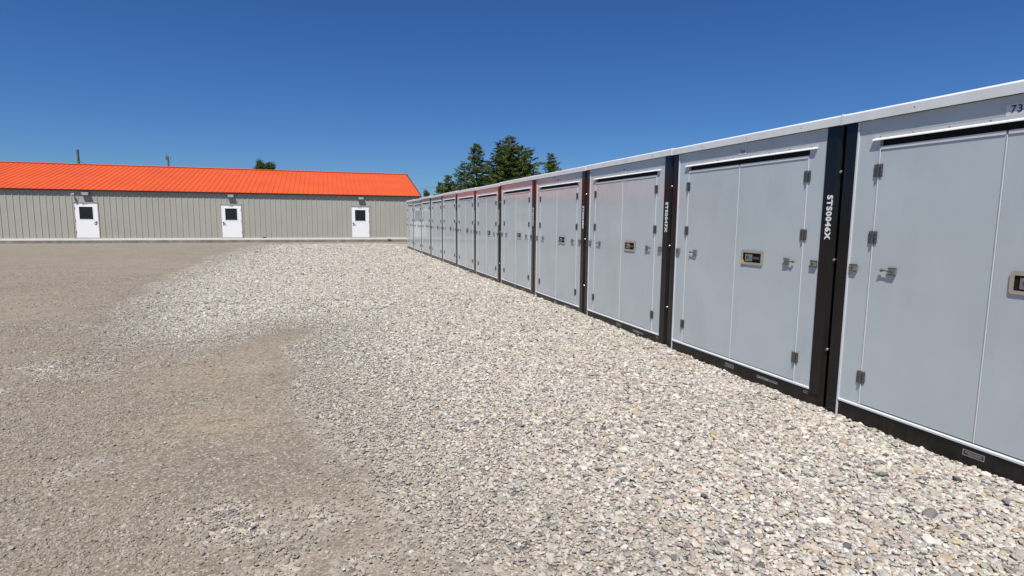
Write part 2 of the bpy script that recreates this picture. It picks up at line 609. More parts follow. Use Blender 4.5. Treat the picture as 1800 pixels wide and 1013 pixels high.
def stones(name, pts, scl, colr, label, cat, flat=(0.78, 0.44)):
    n = len(pts)
    me = bpy.data.meshes.new(name)
    me.vertices.add(n)
    me.vertices.foreach_set('co', pts.astype(np.float32).ravel())
    a = me.attributes.new('stone_size', 'FLOAT', 'POINT'); a.data.foreach_set('value', scl.astype(np.float32))
    rot = np.stack([npr.normal(0, 0.27, n), npr.normal(0, 0.27, n), npr.random(n) * 6.283], -1)
    a = me.attributes.new('stone_turn', 'FLOAT_VECTOR', 'POINT'); a.data.foreach_set('vector', rot.astype(np.float32).ravel())
    a = me.attributes.new('stone_colour', 'FLOAT_COLOR', 'POINT')
    a.data.foreach_set('color', np.concatenate([colr, np.ones((n, 1))], 1).astype(np.float32).ravel())
    o = link_mesh(name, me, 'gravel_stone')
    tag(o, label, cat, kind='stuff')
    ng = bpy.data.node_groups.new(name, 'GeometryNodeTree')
    ng.interface.new_socket('Geometry', in_out='INPUT', socket_type='NodeSocketGeometry')
    ng.interface.new_socket('Geometry', in_out='OUTPUT', socket_type='NodeSocketGeometry')
    gi, go = ng.nodes.new('NodeGroupInput'), ng.nodes.new('NodeGroupOutput')
    L = ng.links.new
    g2i = ng.nodes.new('GeometryNodeGeometryToInstance')
    for k in range(8):
        ico = ng.nodes.new('GeometryNodeMeshIcoSphere')
        ico.inputs['Radius'].default_value = 1.0
        ico.inputs['Subdivisions'].default_value = 2
        pos = ng.nodes.new('GeometryNodeInputPosition')
        ad = ng.nodes.new('ShaderNodeVectorMath'); ad.operation = 'ADD'
        ad.inputs[1].default_value = (k * 7.1, k * 3.3, k * 1.7)
        L(pos.outputs[0], ad.inputs[0])
        nz = ng.nodes.new('ShaderNodeTexNoise')
        nz.inputs['Scale'].default_value = 0.85
        nz.inputs['Detail'].default_value = 2.0
        L(ad.outputs[0], nz.inputs['Vector'])
        sb = ng.nodes.new('ShaderNodeVectorMath'); sb.operation = 'SUBTRACT'
        sb.inputs[1].default_value = (0.5, 0.5, 0.5)
        L(nz.outputs['Color'], sb.inputs[0])
        sc = ng.nodes.new('ShaderNodeVectorMath'); sc.operation = 'SCALE'
        sc.inputs['Scale'].default_value = 1.5
        L(sb.outputs[0], sc.inputs[0])
        sp = ng.nodes.new('GeometryNodeSetPosition')
        L(ico.outputs['Mesh'], sp.inputs['Geometry'])
        L(sc.outputs[0], sp.inputs['Offset'])
        tf = ng.nodes.new('GeometryNodeTransform')
        tf.inputs['Scale'].default_value = (1.0, flat[0] * (0.85 + 0.05 * k), flat[1] * (0.8 + 0.06 * ((k * 3) % 8)))
        L(sp.outputs[0], tf.inputs['Geometry'])
        sm = ng.nodes.new('GeometryNodeSetMaterial')
        sm.inputs['Material'].default_value = MATS['gravel_stone']
        L(tf.outputs[0], sm.inputs['Geometry'])
        L(sm.outputs[0], g2i.inputs[0])
    iop = ng.nodes.new('GeometryNodeInstanceOnPoints')
    L(gi.outputs[0], iop.inputs['Points'])
    L(g2i.outputs[0], iop.inputs['Instance'])
    iop.inputs['Pick Instance'].default_value = True
    rv = ng.nodes.new('FunctionNodeRandomValue'); rv.data_type = 'INT'
    rv.inputs[4].default_value, rv.inputs[5].default_value = 0, 7
    L(rv.outputs[2], iop.inputs['Instance Index'])
    na = ng.nodes.new('GeometryNodeInputNamedAttribute'); na.data_type = 'FLOAT'; na.inputs['Name'].default_value = 'stone_size'
    L(na.outputs[0], iop.inputs['Scale'])
    nr = ng.nodes.new('GeometryNodeInputNamedAttribute'); nr.data_type = 'FLOAT_VECTOR'; nr.inputs['Name'].default_value = 'stone_turn'
    e2r = ng.nodes.new('FunctionNodeEulerToRotation')
    L(nr.outputs[0], e2r.inputs[0])
    L(e2r.outputs[0], iop.inputs['Rotation'])
    L(iop.outputs[0], go.inputs[0])
    md = o.modifiers.new('scatter', 'NODES')
    md.node_group = ng
    return o


def in_view(x, y, pad=1.0):
    """keep stones inside the yard that this camera, or one a step beside it, looks at"""
    fx, fy = CAM_F.x, CAM_F.y
    l = math.hypot(fx, fy); fx, fy = fx / l, fy / l
    d = x * fx + y * fy
    s = x * fy - y * fx
    return (d > 1.2) & (np.abs(s) < d * 0.95 + pad)


def scatter(x0, x1, y0, y1, dens):
    n = int((x1 - x0) * (y1 - y0) * dens)
    x = npr.uniform(x0, x1, n); y = npr.uniform(y0, y1, n)
    k = in_view(x, y)
    return x[k], y[k]


def colours(n, bright, tint=None, w=None):
    c = PALC[npr.choice(len(PALC), n, p=PALW)] * bright
    c = c * npr.uniform(0.82, 1.15, (n, 1)) * npr.normal(1, 0.03, (n, 3))
    if tint is not None:
        c = c * (1 - w[:, None]) + np.array(tint) * w[:, None]
    return np.clip(c, 0.02, 0.85)


px, py, ps = [], [], []
for (y0, y1, dens, r) in ((0.6, 3.4, 4800, 0.0122), (3.4, 6, 4700, 0.0112), (6, 10, 3700, 0.0117), (10, 16, 2100, 0.0146), (16, 24, 1250, 0.0172), (24, 36, 620, 0.0205)):
    x, y = scatter(-5.0, 4.16, y0, y1, dens)
    g = loose(x, y)
    k = npr.random(len(x)) < np.clip((g - 0.12) * 1.35, 0, 1) ** 1.3
    x, y, g = x[k], y[k], g[k]
    px.append(x); py.append(y)
    ps.append(r * np.exp(npr.normal(0, 0.33, len(x))) * np.interp(sdist(x, y), [-1.0, 0.0, 0.7, 2.2], [0.45, 0.58, 0.82, 1.0]))
px, py, ps = map(np.concatenate, (px, py, ps))
ps = np.clip(ps, 0.006, 0.06)
pz = height(px, py) + ps * npr.uniform(-0.1, 0.55, len(px)) + npr.uniform(0, 0.008, len(px)) * (py < 12)
g = loose(px, py)
dust = np.interp(sdist(px, py), [-0.6, 0.1, 1.2], [0.88, 0.50, 0.0]) * npr.uniform(0.3, 1.25, len(px))
stones('loose_gravel', np.stack([px, py, pz], -1), ps, colours(len(px), 0.86, (0.25, 0.222, 0.182), np.clip(dust, 0, 1)),
       'loose pale rounded gravel spread in front of the containers', 'gravel')

px, py, ps = [], [], []
for (y0, y1, dens, r) in ((0.8, 3.6, 7500, 0.0052), (3.6, 6, 4200, 0.0060), (6, 9.5, 1700, 0.0078), (9.5, 22, 420, 0.011)):
    x, y = scatter(-11, 1.6, y0, y1, dens)
    g = loose(x, y)
    patch = fbm(x, y, 0.9, 4, VN2)
    k = npr.random(len(x)) < np.clip(1.15 - g, 0, 1) * np.clip((patch - 0.32) * 4.0, 0.10, 1) * np.clip((22 - y) / 9, 0, 1) * (1 - 0.85 * tan_fines(x, y))
    x, y = x[k], y[k]
    px.append(x); py.append(y)
    ps.append(r * np.exp(npr.normal(0, 0.42, len(x))))
px, py, ps = map(np.concatenate, (px, py, ps))
ps = np.clip(ps, 0.003, 0.015)
pz = height(px, py) + ps * npr.uniform(-0.25, 0.3, len(px))
stones('packed_grit', np.stack([px, py, pz], -1), ps, colours(len(px), 0.70, (0.240, 0.203, 0.158), npr.uniform(0.30, 0.97, len(px))),
       'fine dusty grit stones bedded in the packed brown yard', 'grit', flat=(0.85, 0.6))


# ------------------------------------------------------------------ storage containers
FX = 4.073           # plane of the container fronts
PITCH = 2.438
DEPTH = 4.9
W = 2.424            # body width, y from 0.012
Y0 = 0.012


def face_flat(r, u, o):     # lettering upright on the front, seen from -X
    return Vector((-o, -r, u))


def face_down(r, u, o):     # lettering that reads downwards
    return Vector((-o, -u, -r))


def rounded_rect(cy, cz, w, h, r, n=5):
    pts = []
    for (sx, sz, a0) in ((1, 1, 0), (-1, 1, 90), (-1, -1, 180), (1, -1, 270)):
        for i in range(n + 1):
            t = R_(a0 + 90 * i / n)
            pts.append((cy + sx * (w / 2 - r) + r * math.cos(t), cz + sz * (h / 2 - r) + r * math.sin(t)))
    return pts


def make_container():
    root = empty('storage_container')
    yl, yr = 2.302, 0.153        # inner edges of the corner posts
    # shell behind the front: side walls, back and floor
    b = MB()
    b.box(0.06, DEPTH, Y0 + 0.03, Y0 + 0.06, 0.11, 2.40)
    b.box(0.06, DEPTH, Y0 + W - 0.06, Y0 + W - 0.03, 0.11, 2.40)
    b.box(DEPTH - 0.03, DEPTH, Y0 + 0.06, Y0 + W - 0.06, 0.11, 2.40)
    b.box(0.07, DEPTH - 0.03, Y0 + 0.06, Y0 + W - 0.06, 0.06, 0.11)
    b.build('shell', 'panel_grey', root)
    # corner posts, an angled fold on the outer edge
    for side in (0, 1):
        ya, yb = (Y0 + 0.004, yr) if side == 0 else (yl, Y0 + W - 0.004)
        if side == 0:
            prof = [(0.10, ya), (0.018, ya), (-0.008, ya + 0.028), (-0.008, yb), (0.05, yb), (0.05, yb - 0.004), (0.10, yb - 0.004)]
        else:
            prof = [(0.10, ya + 0.004), (0.05, ya + 0.004), (0.05, ya), (-0.008, ya), (-0.008, yb - 0.028), (0.018, yb), (0.10, yb)]
        m_ = MB(); m_.extrude(prof, 'z', -0.03, 2.383)
        m_.build('corner_post', 'post_black', root, bevel=0.002)
    # skirt along the bottom
    m_ = MB().box(-0.004, 0.09, yr + 0.001, yl - 0.017, -0.03, 0.104)
    m_.build('bottom_rail', 'rail_black', root, bevel=0.003)
    m_ = MB().extrude([(-0.012, 0.1045), (-0.012, 0.118), (0.004, 0.126), (0.06, 0.126), (0.06, 0.1045)], 'y', yr + 0.001, yl - 0.017)
    m_.build('sill_trim', 'trim_white', root)
    MB().box(-0.009, 0.05, yl - 0.0165, yl - 0.0005, -0.03, 2.383).build('edge_trim', 'trim_white', root, bevel=0.002)
    # fixed panels either side of the doors and above them
    MB().box(0, 0.045, yr + 0.0005, 0.334, 0.1265, 2.264).build('side_panel', 'panel_grey', root)
    MB().box(0, 0.045, 2.103, yl - 0.017, 0.1265, 2.264).build('side_panel', 'panel_grey', root)
    MB().box(0, 0.045, yr + 0.0005, yl - 0.017, 2.2645, 2.383).build('header_panel', 'panel_grey', root)
    # dark slot above the doors, then the drip gutter
    MB().box(0.032, 0.05, 0.335, 2.102, 2.12, 2.264).build('door_slot', 'gap_black', root)
    gprof = [(-0.0005, 2.262), (-0.004, 2.262), (-0.006, 2.2365), (-0.0005, 2.2365)]
    lprof = [(-0.0005, 2.236), (-0.006, 2.236), (-0.021, 2.228), (-0.022, 2.219), (-0.017, 2.219), (-0.0005, 2.226)]
    gut = MB().extrude(gprof, 'y', 0.252, 2.155).build('drip_gutter', 'gutter_grey', root)
    MB().extrude(lprof, 'y', 0.250, 2.157).build('gutter_lip', 'lip_white', gut)
    for i in range(8):
        y = 0.31 + i * (1.79 / 7)
        MB().dome((-0.0055, y, 2.249), (-1, 0, 0), 0.006, 0.003, 6, 2).build('screw', 'steel_dark', gut)
    # roof with a folded front lip
    rp = [(-0.031, 2.384), (-0.031, 2.450), (-0.020, 2.463), (0.25, 2.475), (DEPTH * 0.5, 2.50), (DEPTH + 0.02, 2.463), (DEPTH + 0.02, 2.384), (DEPTH + 0.01, 2.384),
          (DEPTH + 0.01, 2.44), (DEPTH * 0.5, 2.47), (0.0, 2.44), (-0.02, 2.43), (-0.02, 2.384)]
    roof = MB().extrude(rp, 'y', 0.008, PITCH - 0.008).build('roof', 'lip_metal', root)
    MB().extrude([(-0.0335, 2.381), (-0.0335, 2.456), (-0.022, 2.4665), (0.1, 2.473), (0.1, 2.46), (-0.012, 2.455), (-0.018, 2.381)], 'y', -0.006, 0.0075).build('end_cap', 'trim_white', roof)
    for y in (0.42, 1.12, 1.83):
        MB().dome((-0.0312, y, 2.42), (-1, 0, 0), 0.006, 0.003, 6, 2).build('screw', 'steel_dark', roof)
    # two leaves
    for k, (ya, yb) in enumerate(((0.350, 1.2235), (1.2365, 2.087))):
        d = MB().box(-0.001, 0.03, ya, yb, 0.134, 2.148).build('door', 'panel_grey', root, bevel=0.0015)
        MB().box(-0.006, 0.029, ya + 0.0004, yb - 0.0004, 2.1485, 2.172).build('top_trim', 'trim_white', d)
        hinge_y = 0.342 if k == 0 else 2.095
        MB().box(-0.005, 0.031, hinge_y - 0.0048, hinge_y + 0.0048, 0.128, 2.176).build('edge_seal', 'trim_white', d, bevel=0.002)
        for z in (1.99, 1.475, 0.352):
            h = MB()
            h.box(-0.0075, -0.0055, hinge_y - 0.036, hinge_y - 0.011, z - 0.048, z + 0.048)
            h.box(-0.0075, -0.0055, hinge_y + 0.011, hinge_y + 0.036, z - 0.048, z + 0.048)
            h.box(-0.0055, 0.0, hinge_y - 0.034, hinge_y - 0.012, z - 0.044, z + 0.044)
            h.box(-0.0055, 0.0, hinge_y + 0.012, hinge_y + 0.034, z - 0.044, z + 0.044)
            h.tube((-0.011, hinge_y, z - 0.05), (-0.011, hinge_y, z + 0.05), 0.0095, n=10)
            for zz in (-0.03, 0.0, 0.03):
                for yy in (-0.024, 0.024):
                    h.dome((-0.0075, hinge_y + yy, z + zz), (-1, 0, 0), 0.006, 0.002, 6, 2)
            h.build('hinge', 'steel_dark', d)
        # hold-back latch: bracket with a pin and a knob, and its keeper on the fixed panel
        s = -1 if k == 0 else 1
        ly = 0.515 if k == 0 else 1.905
        la = MB()
        la.box(-0.016, -0.0015, ly - 0.03, ly + 0.03, 1.196, 1.252)
        la.build('latch', 'steel', d, bevel=0.002)
        l2 = MB()
        l2.tube((-0.02, ly - 0.012 * s, 1.224), (-0.02, ly + 0.082 * s, 1.226), 0.0045, n=8)
        l2.dome((-0.014, ly + 0.085 * s, 1.226), (-1, 0, 0), 0.013, 0.014, 8, 3)
        l2.dome((-0.0165, ly, 1.224), (-1, 0, 0), 0.013, 0.006, 8, 2)
        l2.box(-0.0185, -0.0165, ly - 0.031, ly + 0.031, 1.244, 1.253)
        l2.box(-0.0185, -0.0165, ly - 0.031, ly + 0.031, 1.195, 1.203)
        l2.build('latch_pin', 'steel_dark', d)
        ky = 0.203 if k == 0 else 2.242
        kp = MB().box(-0.014, -0.0005, ky - 0.035, ky + 0.035, 1.196, 1.254).build('latch_keeper', 'steel', root, bevel=0.002)
        k2 = MB()
        k2.box(-0.0165, -0.0145, ky - 0.035, ky + 0.035, 1.245, 1.255)
        k2.box(-0.0165, -0.0145, ky - 0.035, ky + 0.035, 1.195, 1.204)
        k2.dome((-0.0145, ky + 0.004, 1.225), (-1, 0, 0), 0.011, 0.004, 8, 2)
        k2.box(-0.017, -0.0145, ky + 0.012, ky + 0.018, 1.212, 1.238)
        k2.build('keeper_edge', 'steel_dark', kp)
    MB().box(-0.0045, 0.028, 1.2255, 1.2335, 0.132, 2.148).build('centre_seal', 'trim_white', root, bevel=0.002)
    # lock recess on the near leaf
    d0 = [c for c in root.children if c.name.startswith('door') and not c.name.startswith('door_slot')][0]
    cy, cz, w_, h_ = 0.972, 1.227, 0.305, 0.145
    o_ = rounded_rect(cy, cz, w_, h_, 0.018)
    i_ = rounded_rect(cy, cz, w_ - 0.055, h_ - 0.05, 0.006)
    n = len(o_)
    vs_ = [(-0.0015, *p) for p in o_] + [(-0.010, cy + (p[0] - cy) * 0.985, cz + (p[1] - cz) * 0.97) for p in o_] + [(-0.010, *p) for p in i_] + [(-0.0012, *p) for p in i_]
    fs = []
    for ring in range(3):
        for i in range(n):
            j = (i + 1) % n
            fs.append((ring * n + i, ring * n + j, (ring + 1) * n + j, (ring + 1) * n + i))
    fr = MB().quad_faces(vs_, fs).build('lock_frame', 'chrome', d0)
    MB().box(-0.0022, -0.0012, cy - w_ / 2 + 0.02, cy + w_ / 2 - 0.02, cz - h_ / 2 + 0.02, cz + h_ / 2 - 0.02).build('lock_recess', 'gap_black', d0)
    MB().box(-0.0085, -0.0023, cy - 0.005, cy + 0.095, cz - 0.036, cz + 0.034).build('lock_body', 'steel', d0, bevel=0.002)
    MB().tube((-0.0086, cy + 0.06, cz + 0.0), (-0.013, cy + 0.06, cz), 0.019, n=12).build('lock_dial', 'steel_dark', d0)
    MB().box(-0.012, -0.0023, cy - 0.105, cy - 0.02, cz - 0.012, cz + 0.010).build('lock_bar', 'steel_dark', d0)
    MB().box(-0.0098, -0.0086, cy + 0.004, cy + 0.03, cz - 0.03, cz - 0.002).build('lock_sticker', 'lock_blue', d0)
    # coupling bolts in the gap between neighbours
    for z in (2.006, 1.274, 0.501):
        MB().dome((0.004, 0.004, z), (-0.8, -0.5, 0.1), 0.013, 0.010, 10, 3).build('coupling_bolt', 'steel', root)
    # data plate and handling marks on the skirt
    pl = MB().box(-0.0065, -0.0041, 1.150, 1.285, 0.034, 0.074).build('data_plate', 'plate_brown', root)
    fr = MB()
    for (a0, a1, b0, b1) in ((1.150, 1.285, 0.034, 0.0375), (1.150, 1.285, 0.0705, 0.074), (1.150, 1.1535, 0.0376, 0.0704), (1.2815, 1.285, 0.0376, 0.0704)):
        fr.box(-0.0072, -0.0066, a0, a1, b0, b1)
    fr.build('plate_border', 'lettering_grey', pl)
    ln = MB()
    for z in (0.061, 0.053, 0.045):
        ln.box(-0.0072, -0.0066, 1.165, 1.27 - 0.02 * (z < 0.05), z, z + 0.002)
    ln.build('plate_print', 'lettering_grey', pl)
    me = text_mesh('caution_lettering', 'CAUTION', 0.034, 'lettering_grey', lambda r, u, o: Vector((-0.0045 - o, 0.73 - r, 0.047 + u)), 0.0006)
    c = link_mesh('caution_lettering', me, None, root)
    sm = MB()
    for z, e in ((0.053, 0.0), (0.040, 0.01)):
        y = 0.655
        while y > 0.53 + e:
            w2 = rnd.uniform(0.006, 0.016)
            sm.box(-0.0052, -0.0046, y - w2, y, z, z + 0.006)
            y -= w2 + 0.004
    sm.build('small_print', 'lettering_grey', c)
    cl = MB()
    cl.box(-0.0055, -0.0041, 0.165, 0.215, 0.076, 0.0785); cl.box(-0.0055, -0.0041, 0.165, 0.215, 0.060, 0.0625); cl.box(-0.0055, -0.0041, 0.2125, 0.215, 0.0626, 0.0759)
    cl.build('lift_mark', 'lettering_grey', root)
    return root


def dress(root, number, big, lettering):
    """number plate on the header and serial lettering down the near post"""
    w_, h_ = (0.115, 0.052) if not big else (0.155, 0.068)
    cy, cz = (1.206, 2.295) if not big else (1.176, 2.296)
    p = MB().box(-0.0022, -0.0002, cy - w_ / 2, cy + w_ / 2, cz - h_ / 2, cz + h_ / 2).build('number_plate', 'plate_pale', root)
    me = text_mesh('number_lettering', number, h_ * (0.92 if not big else 0.95), 'lettering_dark', lambda r, u, o: Vector((-0.003 - o, cy - r, cz + u)), 0.0009, space=1.12)
    link_mesh('number_lettering', me, None, p)
    me = text_mesh('serial_lettering', lettering, 0.074, 'lettering_white', lambda r, u, o: Vector((-0.0090 - o, 0.083 - u, 1.632 - r)), 0.0034, space=1.16)
    s = max(v.co.z for v in me.vertices) - min(v.co.z for v in me.vertices)
    for v in me.vertices:
        v.co.z = 1.632 + (v.co.z - 1.632) * 0.378 / s
    link_mesh('serial_lettering', me, None, root)


first = make_container()
ORD = ['second', 'third', 'fourth', 'fifth', 'sixth', 'seventh', 'eighth', 'ninth', 'tenth']
containers = []
for k in range(12):
    c = first if k == 0 else copy_tree(first)
    containers.append(c)
for k, c in enumerate(containers):
    n = 737 + k
    jx, jz = (0, 0) if k < 3 else (rnd.uniform(-0.008, 0.008), rnd.uniform(-0.013, 0.013))
    c.location = (FX + jx, 1.285 + PITCH * k, jz)
    c.rotation_euler = (rnd.uniform(-0.0012, 0.0012), rnd.uniform(-0.0015, 0.0015), 0)
    if k == 0:
        lab = 'grey storage container numbered 737 with black posts'
    elif k == 1:
        lab = 'grey storage container numbered 738, STS0046X on its black post, yellow tag at its lock'
    elif k == 2:
        lab = 'grey storage container marked STS0047X, next beyond container 738'
    elif k == 11:
        lab = 'grey storage container at the building end of the row, no neighbour beyond it'
    elif k <= 6:
        lab = 'grey storage container, %s along the row beyond container 738' % ORD[k - 2]
    else:
        lab = 'grey storage container, %s in the row counted from the building end' % ORD[10 - k]
    tag(c, lab, 'storage container', 'storage containers standing side by side in one row')
    dress(c, str(n), k == 0, 'STS%04dX' % (45 + k))
t = MB().quad_faces([(-0.012, 1.115, 1.158), (-0.012, 1.082, 1.160), (-0.0135, 1.078, 1.188), (-0.0135, 1.098, 1.202), (-0.0135, 1.12, 1.184),
                     (-0.0105, 1.115, 1.158), (-0.0105, 1.082, 1.160), (-0.0105, 1.078, 1.188), (-0.0105, 1.098, 1.202), (-0.0105, 1.12, 1.184)],
                    [(0, 1, 2, 3, 4), (9, 8, 7, 6, 5), (0, 5, 6, 1), (1, 6, 7, 2), (2, 7, 8, 3), (3, 8, 9, 4), (4, 9, 5, 0)]).build('lock_tag', 'tag_yellow', containers[1])

# ------------------------------------------------------------------ long low building
BY = 38.70           # front wall plane
BX0, BX1 = -22.0, 6.02
ZB, ZE = 0.255, 3.03
RIDGE_Y, RIDGE_Z = BY + 6.9, 4.93
OVER = 0.15
bld = empty('storage_building', (0, BY, 0))
tag(bld, 'long low building with orange metal roof and greige ribbed walls', 'building')
PX = 0.305
DOORS = [(-13.55, 1.10, 'r', '88-111'), (-6.04, 1.10, 'l', '67-88'), (1.60, 1.10, 'l', '45-66')]
LEAF_H = 2.03


def rib_profile(x0, x1):
    """outer line of ribbed sheet from x0 to x1 (depth is -y when proud)"""
    pts = [(x0, 0.0)]
    k = math.floor((x0 - BX0) / PX)
    while True:
        c = BX0 + k * PX + 0.10
        if c - 0.035 > x1: break
        for dx, d in ((-0.034, 0), (-0.016, -0.026), (0.016, -0.026), (0.026, 0), (0.150, 0), (0.158, -0.004), (0.172, -0.004), (0.180, 0)):
            if x0 + 1e-4 < c + dx < x1 - 1e-4:
                pts.append((c + dx, d))
        k += 1
    pts.append((x1, 0.0))
    return pts


def sheet(x0, x1, z0, z1, z1b=None):
    p = rib_profile(x0, x1)
    n = len(p)
    vs_ = [(x, d, z0) for x, d in p] + [(x, d, z1) for x, d in p] + [(x0, 0.006, z0), (x1, 0.006, z0), (x0, 0.006, z1), (x1, 0.006, z1)]
    fs = [(i, i + 1, n + i + 1, n + i) for i in range(n - 1)]
    fs += [(2 * n, 2 * n + 2, 2 * n + 3, 2 * n + 1)]
    return MB().quad_faces(vs_, fs)


cuts = sorted([BX0 + i * 3 * PX for i in range(int((BX1 - BX0) / (3 * PX)) + 1)] + [BX1])
spans = []
for a_, b_ in zip(cuts[:-1], cuts[1:]):
    edges = {a_ + 0.0008, b_ - 0.0008}
    for dx, dw, *_ in DOORS:
        for e in (dx - 0.045, dx + dw + 0.045):
            if a_ < e < b_: edges.add(e)
    edges = sorted(edges)
    for s0, s1 in zip(edges[:-1], edges[1:]):
        mid_ = (s0 + s1) / 2
        z0 = ZB + 0.004
        for dx, dw, *_ in DOORS:
            if dx - 0.045 < mid_ < dx + dw + 0.045:
                z0 = ZB + LEAF_H + 0.05
        if s1 - s0 > 0.02:
            sheet(s0, s1, z0, ZE - 0.005).build('wall_sheet', 'siding', bld)
# inner wall, gable ends, rear wall
core = MB()
xs = [BX0 + 0.02]
for dx, dw, *_ in DOORS:
    core.box(xs[-1], dx - 0.05, 0.02, 0.14, ZB, ZE - 0.03)
    core.box(dx - 0.05, dx + dw + 0.05, 0.02, 0.14, ZB + LEAF_H + 0.05, ZE - 0.03)
    xs.append(dx + dw + 0.05)
core.box(xs[-1], BX1 - 0.03, 0.02, 0.14, ZB, ZE - 0.03)
core.build('wall_core', 'trim_charcoal', bld)
D2 = (RIDGE_Y - BY)
for x0, x1 in ((BX1 - 0.03, BX1), (BX0, BX0 + 0.02)):
    MB().extrude([(0.007, ZB), (0.007, ZE - 0.035), (D2, RIDGE_Z - 0.06), (2 * D2, ZE - 0.035), (2 * D2, ZB)], 'x', x0, x1).build('gable_wall', 'siding', bld)
MB().box(BX0, BX1, 2 * D2, 2 * D2 + 0.1, ZB, ZE - 0.04).build('rear_wall', 'siding', bld)
# slab: pale edge over rough footing
MB().box(BX0 - 0.02, BX1 + 0.02, -0.045, 2 * D2 + 0.1, 0.147, ZB).build('slab_edge', 'base_pale', bld, bevel=0.006)
MB().box(BX0 - 0.06, BX1 + 0.06, -0.075, 2 * D2 + 0.12, -0.12, 0.147).build('footing', 'concrete', bld, bevel=0.01)
# roof sheets
RX0, RX1 = BX0 - 0.08, BX1 + 0.07
sl = (RIDGE_Z - ZE) / (D2 + OVER)


def roof_sheet(x0, x1, rear=False):
    p = []
    n_ = max(1, round((x1 - x0) / PX))
    p.append((x0, 0))
    for k in range(n_):
        c = x0 + (k + 0.5) * (x1 - x0) / n_
        p += [(c - 0.034, 0), (c - 0.016, 0.028), (c + 0.016, 0.028), (c + 0.034, 0)]
    p.append((x1, 0))
    n = len(p)
    y0, y1 = (-OVER, D2) if not rear else (2 * D2 + OVER, D2)
    vs_ = [(x, y0, ZE + h) for x, h in p] + [(x, y1, RIDGE_Z + h) for x, h in p] + [(x, y0, ZE - 0.008) for x, h in p]
    fs = [(i, i + 1, n + i + 1, n + i) for i in range(n - 1)] + [(i, i + 1, 2 * n + i + 1, 2 * n + i) for i in range(n - 1)]
    return MB().quad_faces(vs_, fs)


nr = round((RX1 - RX0) / (3 * PX))
for i in range(nr):
    a_, b_ = RX0 + (RX1 - RX0) * i / nr, RX0 + (RX1 - RX0) * (i + 1) / nr
    roof_sheet(a_ + 0.0006, b_ - 0.0006).build('roof_sheet', 'roof_orange', bld)
roof_sheet(RX0, RX1, True).build('rear_roof', 'roof_orange', bld)
MB().extrude([(D2 - 0.16, RIDGE_Z - 0.005), (D2 - 0.16, RIDGE_Z + 0.012), (D2, RIDGE_Z + 0.055), (D2 + 0.16, RIDGE_Z + 0.012), (D2 + 0.16, RIDGE_Z - 0.005)], 'x', RX0, RX1).build('ridge_cap', 'roof_orange', bld)
MB().box(RX0 + 0.05, RX1 - 0.05, -OVER + 0.012, -OVER + 0.03, ZE - 0.085, ZE - 0.009).build('eave_shade_trim', 'trim_charcoal', bld)  # shade under the roof edge put into this strip's dark colour
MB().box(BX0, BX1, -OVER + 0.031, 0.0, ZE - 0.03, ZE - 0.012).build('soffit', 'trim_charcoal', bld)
for x0, x1 in ((RX1 - 0.01, RX1 + 0.03), (RX0 - 0.03, RX0 + 0.01)):
    MB().extrude([(-OVER - 0.01, ZE - 0.12), (-OVER - 0.01, ZE + 0.045), (D2, RIDGE_Z + 0.06), (2 * D2 + OVER, ZE + 0.045), (2 * D2 + OVER, ZE - 0.12), (D2, RIDGE_Z - 0.11)], 'x', x0, x1).build('rake_trim', 'trim_charcoal', bld)
MB().box(BX1 - 0.07, BX1 + 0.035, -0.032, 0.05, ZB + 0.002, ZE - 0.10).build('corner_trim', 'siding', bld)
